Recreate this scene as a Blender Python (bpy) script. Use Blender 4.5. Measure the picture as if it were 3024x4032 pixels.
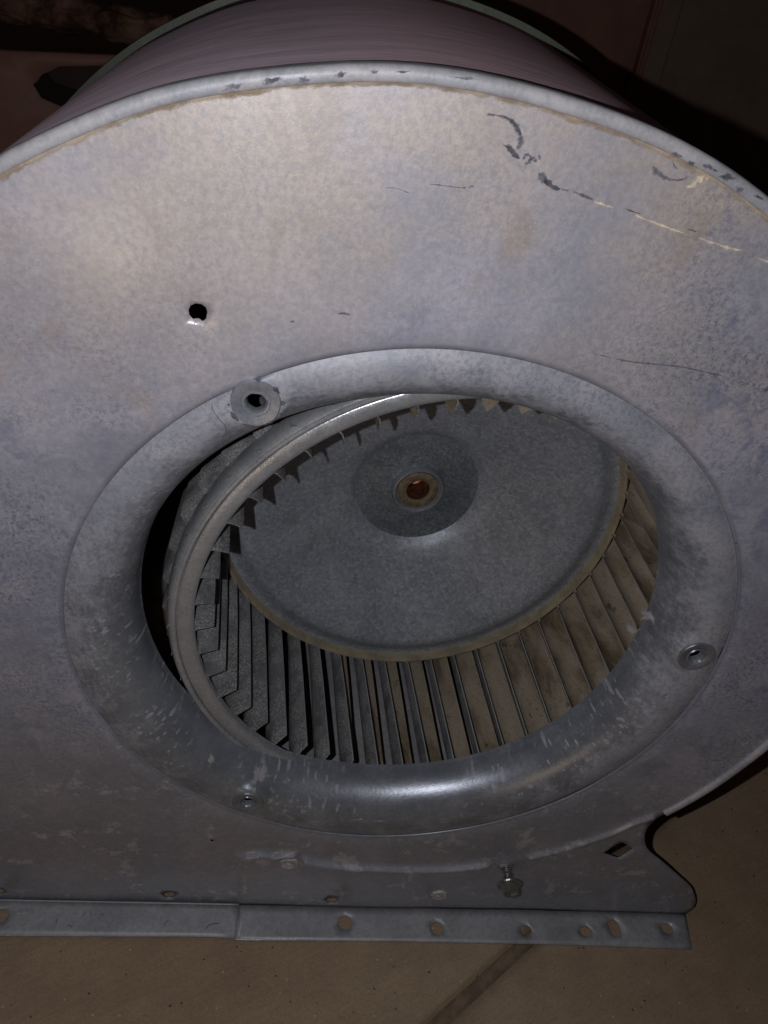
import bpy, bmesh, math, random
import numpy as np
from mathutils import Matrix, Vector, noise
from mathutils.geometry import delaunay_2d_cdt
random.seed(7)
SC = bpy.context.scene
for o in list(bpy.data.objects):
    bpy.data.objects.remove(o, do_unlink=True)
PI = math.pi
# ------------------------------------------------------------------ camera, world, lamps, exposure
cam_d = bpy.data.cameras.new("camera")
cam = bpy.data.objects.new("camera", cam_d)
SC.collection.objects.link(cam)
cam_d.sensor_fit = 'HORIZONTAL'
cam_d.sensor_width = 36.0
cam_d.lens = 3100 / 3024 * 36.0
cam_d.clip_start = 0.01
cam_d.clip_end = 200
ROT = (Matrix.Rotation(-.1392, 3, 'Z') @ Matrix.Rotation(.9451, 3, 'X') @ Matrix.Rotation(.1575, 3, 'Z'))
CAM = Vector((-0.05496, -0.250485, 0.26217))
cam.matrix_world = Matrix.Translation(CAM) @ ROT.to_4x4()
SC.camera = cam

world = bpy.data.worlds.new("World")
SC.world = world
world.use_nodes = True
world.node_tree.nodes['Background'].inputs[0].default_value = (0.55, 0.40, 0.42, 1)
world.node_tree.nodes['Background'].inputs[1].default_value = 0.010

def lamp(name, loc, energy, radius, color, kind='POINT'):
    d = bpy.data.lights.new(name, kind)
    d.energy = energy
    d.shadow_soft_size = radius
    d.color = color
    o = bpy.data.objects.new(name, d)
    o.location = loc
    SC.collection.objects.link(o)
    return o
# the phone's flash, a couple of centimetres left of its lens
lamp("phone_flash", (-0.0772, -0.2402, 0.2546), 2.35, 0.0016, (0.93, 0.945, 1.0))
# an added warm lamp low in front that makes the side plate's left glow
pl_ = lamp("added_glow_lamp", (-0.303, -0.734, -0.084), 0.75, 0.045, (1.0, 0.74, 0.48))

pl_.data.diffuse_factor = .2
pl_.data.specular_factor = 2.5
SC.view_settings.view_transform = 'Standard'
SC.view_settings.look = 'None'
SC.view_settings.exposure = 0.0
SC.view_settings.gamma = 1.0

FLOOR = -0.2304
# ------------------------------------------------------------------ node helpers
class NT:
    def __init__(s, name):
        s.m = bpy.data.materials.new(name)
        s.m.use_nodes = True
        s.t = s.m.node_tree
        s.b = s.t.nodes['Principled BSDF']
    def n(s, typ, **kw):
        x = s.t.nodes.new(typ)
        for k, v in kw.items():
            setattr(x, k, v)
        return x
    def l(s, a, b):
        s.t.links.new(a, b)
    def val(s, sock, v):
        if hasattr(v, 'is_linked') or isinstance(v, bpy.types.NodeSocket):
            s.l(v, sock)
        else:
            sock.default_value = v
    def coord(s, scale=(1, 1, 1), kind='Object', rnd=False, rot=(0, 0, 0), loc=(0, 0, 0)):
        tc = s.n('ShaderNodeTexCoord')
        mp = s.n('ShaderNodeMapping')
        mp.inputs['Scale'].default_value = scale
        mp.inputs['Rotation'].default_value = rot
        mp.inputs['Location'].default_value = loc
        s.l(tc.outputs[kind], mp.inputs[0])
        if rnd:
            oi = s.n('ShaderNodeObjectInfo')
            v = s.n('ShaderNodeVectorMath', operation='MULTIPLY_ADD')
            s.l(oi.outputs['Random'], v.inputs[0])
            v.inputs[1].default_value = (13.0, 7.0, 5.0)
            s.l(mp.outputs[0], v.inputs[2])
            return v.outputs[0]
        return mp.outputs[0]
    def noise(s, vec, scale, detail=4, rough=.55, dist=0.0):
        x = s.n('ShaderNodeTexNoise')
        s.l(vec, x.inputs['Vector'])
        x.inputs['Scale'].default_value = scale
        x.inputs['Detail'].default_value = detail
        x.inputs['Roughness'].default_value = rough
        x.inputs['Distortion'].default_value = dist
        return x.outputs['Fac']
    def voro(s, vec, scale, feature='F1', rnd=1.0):
        x = s.n('ShaderNodeTexVoronoi', feature=feature)
        s.l(vec, x.inputs['Vector'])
        x.inputs['Scale'].default_value = scale
        x.inputs['Randomness'].default_value = rnd
        return x
    def ramp(s, fac, lo, hi, a=0.0, b=1.0):
        x = s.n('ShaderNodeMapRange')
        x.clamp = True
        x.interpolation_type = 'SMOOTHSTEP'
        s.val(x.inputs[0], fac)
        x.inputs[1].default_value = lo
        x.inputs[2].default_value = hi
        x.inputs[3].default_value = a
        x.inputs[4].default_value = b
        return x.outputs[0]
    def math(s, op, a, b=0.0, c=None):
        x = s.n('ShaderNodeMath', operation=op)
        s.val(x.inputs[0], a)
        s.val(x.inputs[1], b)
        if c is not None:
            s.val(x.inputs[2], c)
        return x.outputs[0]
    def mix(s, fac, a, b, mode='MIX'):
        x = s.n('ShaderNodeMix', data_type='RGBA', blend_type=mode)
        s.val(x.inputs[0], fac)
        for k, v in ((6, a), (7, b)):
            if isinstance(v, tuple):
                x.inputs[k].default_value = (*v, 1) if len(v) == 3 else v
            else:
                s.l(v, x.inputs[k])
        return x.outputs[2]
    def bump(s, h, strength=.3, dist=.001, prev=None):
        x = s.n('ShaderNodeBump')
        x.inputs['Strength'].default_value = strength
        x.inputs['Distance'].default_value = dist
        s.l(h, x.inputs['Height'])
        if prev is not None:
            s.l(prev, x.inputs['Normal'])
        return x.outputs[0]
    def fin(s, color, rough=.5, metal=0.0, nrm=None, spec=None):
        s.val(s.b.inputs['Base Color'], (*color, 1) if isinstance(color, tuple) and len(color) == 3 else color)
        s.val(s.b.inputs['Roughness'], rough)
        s.val(s.b.inputs['Metallic'], metal)
        if nrm is not None:
            s.l(nrm, s.b.inputs['Normal'])
        if spec is not None:
            s.b.inputs['Specular IOR Level'].default_value = spec
        return s.m

# ------------------------------------------------------------------ materials
def mat_plate():
    k = NT("weathered_galvanised_plate")
    v = k.coord(loc=(0, 0, FLOOR))
    xyz = k.n('ShaderNodeSeparateXYZ'); k.l(v, xyz.inputs[0])
    X, Z = xyz.outputs[0], xyz.outputs[2]
    big = k.noise(v, 9, 5, .6, .2)
    mid = k.noise(v, 21, 7, .62, .15)
    mid2 = k.noise(v, 24, 7, .72, .2)
    fine = k.noise(v, 420, 4, .75)
    col = k.mix(k.ramp(mid, .36, .66), (.325, .332, .400), (.450, .430, .500))
    # warm rusty tint, strongest towards the rolled rim
    warm = k.math('MULTIPLY', k.ramp(big, .34, .60), k.ramp(Z, .06, .225))
    col = k.mix(k.math('MULTIPLY', warm, .8), col, (.52, .43, .345))
    # grainy blue-dark mottle: everywhere a little, thick on the right and the left flank
    side = k.math('ADD', k.ramp(X, .02, .12), k.math('MULTIPLY', k.ramp(X, -.03, -.15), k.ramp(Z, .19, .05)))
    side = k.math('MINIMUM', side, 1.0)
    blot = k.ramp(k.noise(v, 520, 5, .85, .1), .47, .60)
    patch = k.ramp(k.noise(v, 17, 6, .7, .2), .36, .60)
    bl = k.math('MULTIPLY', blot, k.math('MULTIPLY_ADD', k.math('MULTIPLY', patch, side), .85, k.math('MULTIPLY_ADD', patch, .22, .06)))
    col = k.mix(bl, col, (.150, .160, .215))
    blue = k.math('MULTIPLY', k.ramp(k.noise(v, 60, 5, .7, .2), .52, .64), side)
    col = k.mix(k.math('MULTIPLY', blue, .70), col, (.17, .195, .30))
    cl = k.ramp(k.noise(v, 14, 8, .72, .25), .44, .60)
    col = k.mix(k.math('MULTIPLY', k.math('MULTIPLY', cl, k.ramp(Z, .19, .06)), .55), col, (.20, .212, .265))
    # darker and duller towards the bottom, with paler oxide left in patches
    low = k.math('MULTIPLY', k.ramp(Z, -.02, -.16), k.ramp(mid2, .30, .56, .45, 1.0))
    col = k.mix(k.math('MULTIPLY', low, .8), col, (.185, .192, .212))
    wl_ = k.math('MULTIPLY', k.ramp(X, .02, -.10), k.ramp(Z, .00, -.12))
    col = k.mix(k.math('MULTIPLY', k.math('MULTIPLY', wl_, k.ramp(mid, .4, .6)), .3), col, (.29, .255, .235))
    pale = k.math('MULTIPLY', k.ramp(Z, .02, -.12), k.ramp(k.noise(v, 48, 8, .78, .2), .555, .60))
    pale = k.math('MULTIPLY', pale, k.ramp(mid2, .42, .55))
    col = k.mix(k.math('MULTIPLY', pale, .8), col, (.46, .44, .46))
    # brown water stains
    st = k.math('MULTIPLY', k.ramp(k.noise(k.coord((1.6, 1, .8)), 26, 5, .6, .6), .56, .70), k.ramp(Z, .05, .14))
    col = k.mix(k.math('MULTIPLY', st, .5), col, (.38, .30, .235))
    vs_ = k.voro(v, 520); ss_ = k.n('ShaderNodeSeparateColor'); k.l(vs_.outputs['Color'], ss_.inputs[0])
    col = k.mix(k.ramp(ss_.outputs[0], .5, 1.0, 0, .10), col, (.62, .60, .64))
    col = k.mix(k.ramp(ss_.outputs[1], .5, 1.0, 0, .12), col, (.22, .225, .27))
    # fine handling scratches
    for rot_, sc_n in ((.35, 1.0), (-.9, 1.3), (1.25, .8)):
        q0 = k.coord((1, 1, 1), rot=(0, rot_, 0))
        q1 = k.n('ShaderNodeMapping'); q1.inputs['Scale'].default_value = (14 * sc_n, 1, 900 * sc_n); k.l(q0, q1.inputs[0])
        ln = k.math('MULTIPLY', k.ramp(k.noise(q1.outputs[0], 1.0, 2, .5), .66, .72), k.ramp(k.noise(v, 8 * sc_n, 3), .50, .60))
        col = k.mix(k.math('MULTIPLY', ln, .30), col, (.60, .58, .62))
    # dark smudges from hands
    sg = k.ramp(k.noise(v, 26, 7, .7, .5), .60, .70)
    col = k.mix(k.math('MULTIPLY', sg, .30), col, (.20, .20, .235))
    # zinc flecks
    sp = k.ramp(k.voro(v, 700).outputs['Distance'], .26, .08)
    spm = k.math('MULTIPLY', sp, k.ramp(k.noise(v, 45, 4, .6), .50, .60))
    col = k.mix(k.math('MULTIPLY', spm, .5), col, (.62, .56, .49))
    col = k.mix(k.ramp(fine, .40, .62, .0, .34), col, (.24, .24, .285))
    # dirt and the groove's shade, painted as one dark line along the inlet seam
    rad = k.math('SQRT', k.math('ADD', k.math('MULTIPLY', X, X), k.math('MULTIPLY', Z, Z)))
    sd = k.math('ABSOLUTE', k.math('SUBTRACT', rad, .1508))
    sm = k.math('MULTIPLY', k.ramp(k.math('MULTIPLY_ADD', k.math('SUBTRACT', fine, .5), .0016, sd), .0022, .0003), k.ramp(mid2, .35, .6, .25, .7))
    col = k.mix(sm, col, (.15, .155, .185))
    nr = k.bump(k.math('MULTIPLY_ADD', fine, .6, k.math('MULTIPLY', k.noise(v, 230, 4, .6), .5)), .22, .0006)
    rough = k.ramp(mid, .3, .7, .44, .54)
    k.b.inputs['Coat Weight'].default_value = 1.0
    k.b.inputs['Coat Roughness'].default_value = .22
    return k.fin(col, rough, .12, nr, .5)

def mat_ring():
    k = NT("spun_galvanised_inlet")
    v = k.coord(loc=(0, 0, FLOOR))
    xyz = k.n('ShaderNodeSeparateXYZ'); k.l(v, xyz.inputs[0])
    X, Z = xyz.outputs[0], xyz.outputs[2]
    Zp = k.math('SUBTRACT', Z, 0.0)
    ang = k.math('ARCTAN2', Zp, X)
    rad = k.math('SQRT', k.math('ADD', k.math('MULTIPLY', X, X), k.math('MULTIPLY', Zp, Zp)))
    pc = k.n('ShaderNodeCombineXYZ')
    k.l(k.math('MULTIPLY', ang, .135), pc.inputs[0]); k.l(rad, pc.inputs[1])
    P = pc.outputs[0]
    def pm(sc):
        m = k.n('ShaderNodeMapping'); m.inputs['Scale'].default_value = sc
        k.l(P, m.inputs[0]); return m.outputs[0]
    mid = k.noise(v, 45, 7, .72, .1)
    fine = k.noise(v, 520, 4, .75)
    grain = k.noise(pm((260, 420, 1)), 1.0, 5, .75, .1)
    spun = k.noise(pm((40, 1800, 1)), 1.0, 3, .6)
    col = k.mix(k.ramp(mid, .38, .62), (.235, .25, .285), (.315, .33, .365))
    # oxide bloom hugging the outer edge, deeper near the top, thin at the bottom
    edge = k.math('ADD', rad, k.math('MULTIPLY', k.math('SUBTRACT', mid, .5), .060))
    edge = k.math('ADD', edge, k.math('MULTIPLY', k.math('SUBTRACT', grain, .5), .045))
    lim = k.ramp(Z, -.13, .12, .1480, .1320)
    lim = k.math('SUBTRACT', lim, k.math('MULTIPLY', k.math('MULTIPLY', k.ramp(X, .05, .12), k.ramp(Z, .08, .0)), .012))
    bloom = k.ramp(k.math('SUBTRACT', edge, lim), -.014, .014)
    bloomc = k.mix(k.ramp(k.noise(v, 24, 7, .7, .2), .38, .62), (.29, .30, .345), (.43, .41, .445))
    bloomc = k.mix(k.math('MULTIPLY', k.ramp(k.noise(v, 520, 5, .85), .48, .60), k.ramp(k.noise(v, 20, 5, .7), .38, .60, .1, .7)), bloomc, (.19, .20, .25))
    col = k.mix(k.math('MULTIPLY', bloom, .85), col, bloomc)
    fl = k.math('MULTIPLY', k.ramp(grain, .56, .63), k.ramp(k.noise(v, 30, 4, .6), .40, .58))
    col = k.mix(k.math('MULTIPLY', fl, .45), col, (.37, .365, .385))
    # splash drops, drawn out towards the throat
    nz = k.n('ShaderNodeTexNoise'); nz.inputs['Scale'].default_value = 420; k.l(v, nz.inputs['Vector'])
    wob = k.n('ShaderNodeVectorMath', operation='MULTIPLY_ADD')
    k.l(nz.outputs['Color'], wob.inputs[0]); wob.inputs[1].default_value = (.0016, .0016, 0); k.l(P, wob.inputs[2])
    def drops(sx, sy, thr, size):
        m = k.n('ShaderNodeMapping'); m.inputs['Scale'].default_value = (sx, sy, 1); k.l(wob.outputs[0], m.inputs[0])
        vo = k.voro(m.outputs[0], 1.0)
        pick = k.n('ShaderNodeSeparateColor'); k.l(vo.outputs['Color'], pick.inputs[0])
        r = k.math('MULTIPLY', k.ramp(pick.outputs[0], thr, 1.0), size)
        return k.ramp(k.math('SUBTRACT', vo.outputs['Distance'], r), 0.02, -0.03)
    d = k.math('MAXIMUM', drops(300, 220, .60, .40), drops(560, 420, .62, .42))
    wet = k.math('MAXIMUM', k.math('MULTIPLY', k.ramp(X, -.085, -.115), k.ramp(rad, .146, .138)), k.math('MULTIPLY', k.ramp(X, .03, .08), k.ramp(Z, .06, -.02)))
    wet = k.math('MAXIMUM', wet, k.math('MULTIPLY', k.math('MULTIPLY', k.ramp(Z, -.08, -.11), k.ramp(X, .01, -.04)), .7))
    d = k.math('MULTIPLY', d, k.math('MULTIPLY', wet, k.ramp(k.noise(v, 34, 3, .5), .40, .52)))
    col = k.mix(k.math('MULTIPLY', d, .62), col, (.43, .42, .455))
    st = k.ramp(k.noise(pm((1500, 60, 1)), 1.0, 2, .6), .5, .7)
    col = k.mix(k.math('MULTIPLY', k.math('MULTIPLY', st, k.ramp(rad, .131, .122)), .22), col, (.4, .4, .42))
    col = k.mix(k.ramp(fine, .42, .62, .0, .34), col, (.19, .20, .23))
    nr = k.bump(fine, .22, .0004)
    nr = k.bump(spun, .08, .0003, nr)
    dull = k.math('MAXIMUM', bloom, k.math('MAXIMUM', d, k.math('MULTIPLY', fl, .6)))
    metal = k.ramp(dull, 0, 1, .50, .12)
    rough = k.math('ADD', k.ramp(dull, 0, 1, .27, .46), k.math('MULTIPLY', mid, .12))
    return k.fin(col, rough, metal, nr, .5)

def mat_galv(name, c1, c2, metal=.6, rough=.4, speck=0.0, rnd=False, scale=1.0, sc=(1, 1, 1), speck_c=(.5, .49, .47), bs=.3, spangle=0):
    k = NT(name)
    v = k.coord(sc, rnd=rnd)
    mid = k.noise(v, 60 * scale, 6, .65, .5)
    fine = k.noise(v, 600 * scale, 4, .7)
    col = k.mix(k.ramp(mid, .35, .65), c1, c2)
    col = k.mix(k.ramp(fine, .42, .62, 0, .3), col, tuple(x * .55 for x in c1))
    if spangle:
        vo = k.voro(k.coord(sc, rnd=rnd), spangle); sc_ = k.n('ShaderNodeSeparateColor'); k.l(vo.outputs['Color'], sc_.inputs[0])
        col = k.mix(k.ramp(sc_.outputs[0], .55, 1.0, 0, .40), col, tuple(min(1, x * 1.55) for x in c2))
        col = k.mix(k.ramp(sc_.outputs[1], .60, 1.0, 0, .45), col, tuple(x * .60 for x in c1))
    if speck > 0:
        s1 = k.ramp(k.noise(v, 1300 * scale, 4, .8), .50, .57)
        s1 = k.math('MULTIPLY', s1, k.ramp(k.noise(v, 90 * scale, 3), .35, .55))
        col = k.mix(k.math('MULTIPLY', s1, speck), col, speck_c)
    nr = k.bump(fine, bs, .0005)
    return k.fin(col, k.ramp(mid, .3, .7, rough - .06, rough + .08), metal, nr, .5)

def mat_dust_blade():
    k = NT("brown_dust_on_blade")
    v = k.coord((1, 1, .35), rnd=True)
    mid = k.noise(v, 90, 6, .65, .8)
    fine = k.noise(k.coord((1, 1, 1), rnd=True), 700, 4, .7)
    col = k.mix(k.ramp(mid, .38, .62), (.165, .125, .08), (.32, .25, .17))
    # thick smooth dust on the blades of one side
    col = k.mix(k.ramp(k.noise(k.coord((1, 1, .6), rnd=True), 28, 4, .5), .40, .58, 0, .7), col, (.46, .375, .29))
    hole = k.ramp(k.noise(k.coord((1, 1, .8), rnd=True), 80, 6, .75, .2), .60, .68)
    col = k.mix(k.math('MULTIPLY', hole, .75), col, (.05, .036, .024))
    col = k.mix(k.ramp(fine, .56, .68, 0, .75), col, (.06, .043, .028))
    return k.fin(col, .85, 0.0, k.bump(fine, .5, .0006, k.bump(mid, .4, .001)), .2)

def mat_scroll():
    k = NT("streaked_scroll_sheet")
    tc = k.n('ShaderNodeTexCoord')
    xyz = k.n('ShaderNodeSeparateXYZ'); k.l(k.coord(loc=(0, 0, FLOOR)), xyz.inputs[0])
    ang = k.math('ARCTAN2', xyz.outputs[2], xyz.outputs[0])
    pc = k.n('ShaderNodeCombineXYZ')
    k.l(k.math('MULTIPLY', ang, 2.2), pc.inputs[0]); k.l(k.math('MULTIPLY', xyz.outputs[1], 38), pc.inputs[1])
    s1 = k.noise(pc.outputs[0], 1.0, 7, .68, .3)
    s2 = k.noise(pc.outputs[0], 2.6, 6, .65, .2)
    col = k.mix(k.ramp(s1, .32, .68), (.46, .39, .46), (.90, .72, .80))
    col = k.mix(k.ramp(s2, .50, .70, 0, .75), col, (.24, .20, .25))
    red = k.math('MULTIPLY', k.ramp(ang, 1.95, 1.55), k.ramp(ang, 1.05, 1.4))
    col = k.mix(k.math('MULTIPLY', red, .65), col, (.80, .46, .46))  # reddish reflection of the surroundings painted into the sheet's colour
    k.b.inputs['Sheen Weight'].default_value = .13
    k.b.inputs['Sheen Roughness'].default_value = .45
    k.b.inputs['Sheen Tint'].default_value = (.9, .66, .74, 1)
    return k.fin(col, .6, .0, k.bump(s2, .3, .001), .5)

def mat_concrete():
    k = NT("sanded_concrete")
    v = k.coord()
    big = k.noise(v, 3.5, 4, .55)
    mid = k.noise(v, 45, 5, .6)
    fine = k.noise(v, 650, 4, .7)
    r0 = k.coord((1, 1, 1), rot=(0, 0, math.radians(-27)))
    mp2 = k.n('ShaderNodeMapping'); mp2.inputs['Scale'].default_value = (.06, 1, 1); k.l(r0, mp2.inputs[0])
    br = k.noise(mp2.outputs[0], 380, 4, .7)
    col = k.mix(k.ramp(mid, .3, .7), (.34, .245, .16), (.41, .297, .195))
    col = k.mix(k.ramp(big, .35, .65, 0, .35), col, (.22, .135, .085))
    col = k.mix(k.ramp(br, .45, .75, 0, .20), col, (.46, .335, .22))
    col = k.mix(k.ramp(br, .5, .3, 0, .12), col, (.19, .132, .085))
    col = k.mix(k.ramp(fine, .38, .70, .0, .30), col, (.15, .098, .06))
    vo = k.voro(v, 330); pk = k.n('ShaderNodeSeparateColor'); k.l(vo.outputs['Color'], pk.inputs[0])
    pit = k.math('MULTIPLY', k.ramp(vo.outputs['Distance'], .26, .14), k.ramp(pk.outputs[0], .94, .97))
    col = k.mix(k.math('MULTIPLY', pit, .85), col, (.04, .028, .02))
    vo2 = k.voro(k.coord((1.01, .97, 1)), 270); pk2 = k.n('ShaderNodeSeparateColor'); k.l(vo2.outputs['Color'], pk2.inputs[0])
    gr = k.math('MULTIPLY', k.ramp(vo2.outputs['Distance'], .22, .12), k.ramp(pk2.outputs[1], .93, .95))
    col = k.mix(k.math('MULTIPLY', gr, .8), col, (.50, .42, .32))
    h = k.math('SUBTRACT', k.math('ADD', k.math('MULTIPLY', fine, .6), k.math('MULTIPLY', br, .8)), pit)
    return k.fin(col, .85, 0, k.bump(h, .6, .0008), .25)

def mat_flat(name, c, rough=.6, metal=0.0, n=.0, scale=60, c2=None, spec=.4):
    k = NT(name)
    v = k.coord()
    m = k.noise(v, scale, 5, .6, .3)
    col = k.mix(k.ramp(m, .35, .65), c, c2 if c2 else tuple(x * .8 for x in c))
    nr = k.bump(k.noise(v, scale * 8, 3), n, .001) if n > 0 else None
    return k.fin(col, rough, metal, nr, spec)

def mat_film(name, c, c2, scale=900, dens=1.0, rough=.6):
    """dirt or paint film: patchy coverage that thins towards its edge (the 'soft' attribute)"""
    k = NT(name)
    v = k.coord()
    at = k.n('ShaderNodeAttribute', attribute_name='soft')
    g = k.noise(v, scale, 5, .7, .2)
    a = k.math('MULTIPLY_ADD', k.math('SUBTRACT', g, .5), 2.0, at.outputs['Fac'])
    a = k.math('MULTIPLY', k.ramp(a, .12, 1.0), dens)
    col = k.mix(k.ramp(k.noise(v, scale * .6, 3), .4, .6), c, c2)
    k.fin(col, rough, 0, None, .3)
    k.val(k.b.inputs['Alpha'], a)
    return k.m
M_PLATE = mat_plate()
M_RING = mat_ring()
M_RIM = mat_galv("rolled_rim_zinc", (.31, .315, .345), (.43, .41, .42), .10, .5, .30, scale=.45)
M_BAND = mat_galv("wheel_ring_zinc", (.44, .455, .485), (.54, .55, .57), .62, .30, .45)
M_DISC = mat_galv("wheel_disc_zinc", (.285, .305, .345), (.345, .365, .405), .35, .48, .5, speck_c=(.46, .47, .49), scale=.5, spangle=620)
M_HUBP = mat_galv("dark_hub_disc_zinc", (.14, .16, .185), (.195, .215, .24), .40, .46, .30, scale=.6, spangle=700)
M_BLG = mat_galv("speckled_blade_zinc", (.14, .145, .15), (.22, .225, .23), .15, .55, .8, rnd=True, sc=(1, 1, .8), speck_c=(.52, .48, .46), bs=.6)
M_BLB = mat_dust_blade()
M_BLE = mat_flat('blade_edge_highlight', (.42, .41, .40), .5, .3, .0)  # lighter colour paints the highlight along each blade's inner edge
M_LIP = mat_flat("tan_dust_ledge", (.30, .245, .16), .8, 0, .4, 90, (.21, .17, .12))
M_SCROLL = mat_scroll()
M_INSIDE = mat_galv("scroll_inside_zinc", (.33, .32, .335), (.46, .42, .43), .2, .5, .2, scale=.5)
M_BACKRIM = mat_flat("pale_green_rear_rim", (.13, .14, .108), .55, .2, .2, 40)
M_FLANGE = mat_galv("flange_zinc", (.31, .31, .33), (.40, .39, .41), .25, .5, .2, scale=.6)
M_EDGE = mat_flat("bright_cut_edge", (.6, .57, .56), .35, .6, .0)
M_CONC = mat_concrete()
M_JOINT = mat_flat("dirty_joint", (.26, .185, .125), .9, 0, .8, 120, (.17, .12, .082), .2)
M_BOSS = mat_galv("pressed_boss_zinc", (.30, .32, .36), (.38, .39, .42), .50, .30, .0)
M_BOSSD = mat_galv("dull_boss_zinc", (.22, .23, .25), (.28, .29, .305), .45, .33, .0)
M_SCREW = mat_flat("oily_steel", (.36, .36, .34), .32, .75, .1, 200, (.22, .22, .21))
M_BRASS = mat_flat("tan_bronze_washer", (.25, .195, .125), .5, .35, .5, 260, (.15, .115, .075))
M_COPPER = mat_flat("copper_bore", (.50, .23, .14), .34, .85, .2, 300, (.28, .12, .07))
M_DARK = mat_film("black_smear", (.06, .062, .080), (.13, .13, .16), 700, .82)
M_GREYSM = mat_film("grey_smear", (.11, .11, .145), (.19, .19, .225), 800, .72)
M_CREAM = mat_film("cream_scratch", (.78, .66, .50), (.62, .52, .41), 600, .95)
M_RUST = mat_film("rusty_line", (.38, .28, .18), (.58, .47, .34), 200, .9)
M_PALE = mat_film("pale_oxide", (.42, .395, .41), (.35, .335, .36), 420, .8)
M_PLUG = mat_flat("chalky_slug", (.55, .52, .51), .7, .1, .4, 350, (.34, .32, .31))
M_REDP = mat_flat("red_brown_panel_paint", (.44, .24, .18), .6, 0, .2, 30, (.37, .20, .155))
M_DKIN = mat_flat("dark_brown_recess", (.085, .05, .045), .7, 0, .1, 30)
M_WALL = mat_flat("brown_wall_paint", (.24, .165, .115), .7, 0, .3, 25, (.20, .135, .098))
M_TRIM = mat_flat("red_brown_trim_paint", (.30, .135, .095), .5, 0, .2, 25)
M_BARK = mat_flat("dry_bark", (.40, .22, .15), .95, 0, 1.0, 30, (.09, .045, .03), .1)
M_VOID = mat_flat("black_void_cloth", (.012, .011, .011), .9, 0, 0, 20)

# ------------------------------------------------------------------ mesh helpers
def link(name, me, mat, parent=None, smooth=True):
    o = bpy.data.objects.new(name, me)
    SC.collection.objects.link(o)
    if mat is not None and len(me.materials) == 0:
        me.materials.append(mat)
    if smooth:
        me.polygons.foreach_set('use_smooth', [True] * len(me.polygons))
    if parent is not None:
        o.parent = parent
    return o
def mesh(name, V, F, mat, parent=None, smooth=True, auto=None):
    me = bpy.data.meshes.new(name)
    me.from_pydata([tuple(v) for v in V], [], [tuple(int(i) for i in f) for f in F])
    me.update()
    o = link(name, me, mat, parent, smooth)
    if auto is not None:
        me.set_sharp_from_angle(angle=math.radians(auto))
    return o
def empty(name, loc=(0, 0, 0)):
    o = bpy.data.objects.new(name, None)
    o.empty_display_size = .05
    o.location = loc
    SC.collection.objects.link(o)
    return o
def tag(o, label, cat=None, group=None, kind=None):
    if label: o['label'] = label
    if cat: o['category'] = cat
    if group: o['group'] = group
    if kind: o['kind'] = kind
def lathe(name, prof, mat, parent=None, n=144, axis='Z', closed=False, org=(0, 0, 0), auto=40, wob=None):
    """prof: (r, off). axis 'Z' local wheel axis; 'Y' plate axis (r in XZ, off = y)."""
    V, F = [], []
    m = len(prof)
    for i in range(n):
        a = 2 * PI * i / n
        for r, d in prof:
            w = wob(a) if wob else 0
            rr = r + w
            if axis == 'Z':
                V.append((org[0] + rr * math.cos(a), org[1] + rr * math.sin(a), org[2] + d))
            else:
                V.append((org[0] + rr * math.cos(a), org[1] + d, org[2] + rr * math.sin(a)))
    for i in range(n):
        j = (i + 1) % n
        for q in range(m if closed else m - 1):
            p = (q + 1) % m
            F.append((i * m + q, j * m + q, j * m + p, i * m + p))
    return mesh(name, V, F, mat, parent, True, auto)
def bx(name, c, s, mat, parent=None, rot=None, bevel=0.0):
    bm = bmesh.new()
    bmesh.ops.create_cube(bm, size=1)
    bmesh.ops.scale(bm, vec=s, verts=bm.verts)
    if bevel > 0:
        bmesh.ops.bevel(bm, geom=bm.edges[:], offset=bevel, segments=2, affect='EDGES')
    if rot: bmesh.ops.rotate(bm, matrix=rot, verts=bm.verts)
    bmesh.ops.translate(bm, vec=c, verts=bm.verts)
    me = bpy.data.meshes.new(name); bm.to_mesh(me); bm.free()
    return link(name, me, mat, parent, False)
def solid(o, t, off=-1):
    m = o.modifiers.new('solidify', 'SOLIDIFY')
    m.thickness = t; m.offset = off
    return o
def poly_in(P, poly):
    x, y = P[:, 0], P[:, 1]
    inside = np.zeros(len(P), bool)
    n = len(poly); j = n - 1
    for i in range(n):
        xi, yi = poly[i]; xj, yj = poly[j]
        c = ((yi > y) != (yj > y))
        with np.errstate(divide='ignore', invalid='ignore'):
            xx = (xj - xi) * (y - yi) / (yj - yi + 1e-30) + xi
        inside ^= c & (x < xx)
        j = i
    return inside
def seg_dist(P, line):
    best = np.full(len(P), 1e9)
    for a, b in zip(line[:-1], line[1:]):
        a = np.array(a); b = np.array(b); v = b - a
        t = np.clip(((P - a) @ v) / (v @ v + 1e-15), 0, 1)
        best = np.minimum(best, np.hypot(*(P - (a + t[:, None] * v)).T))
    return best
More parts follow.
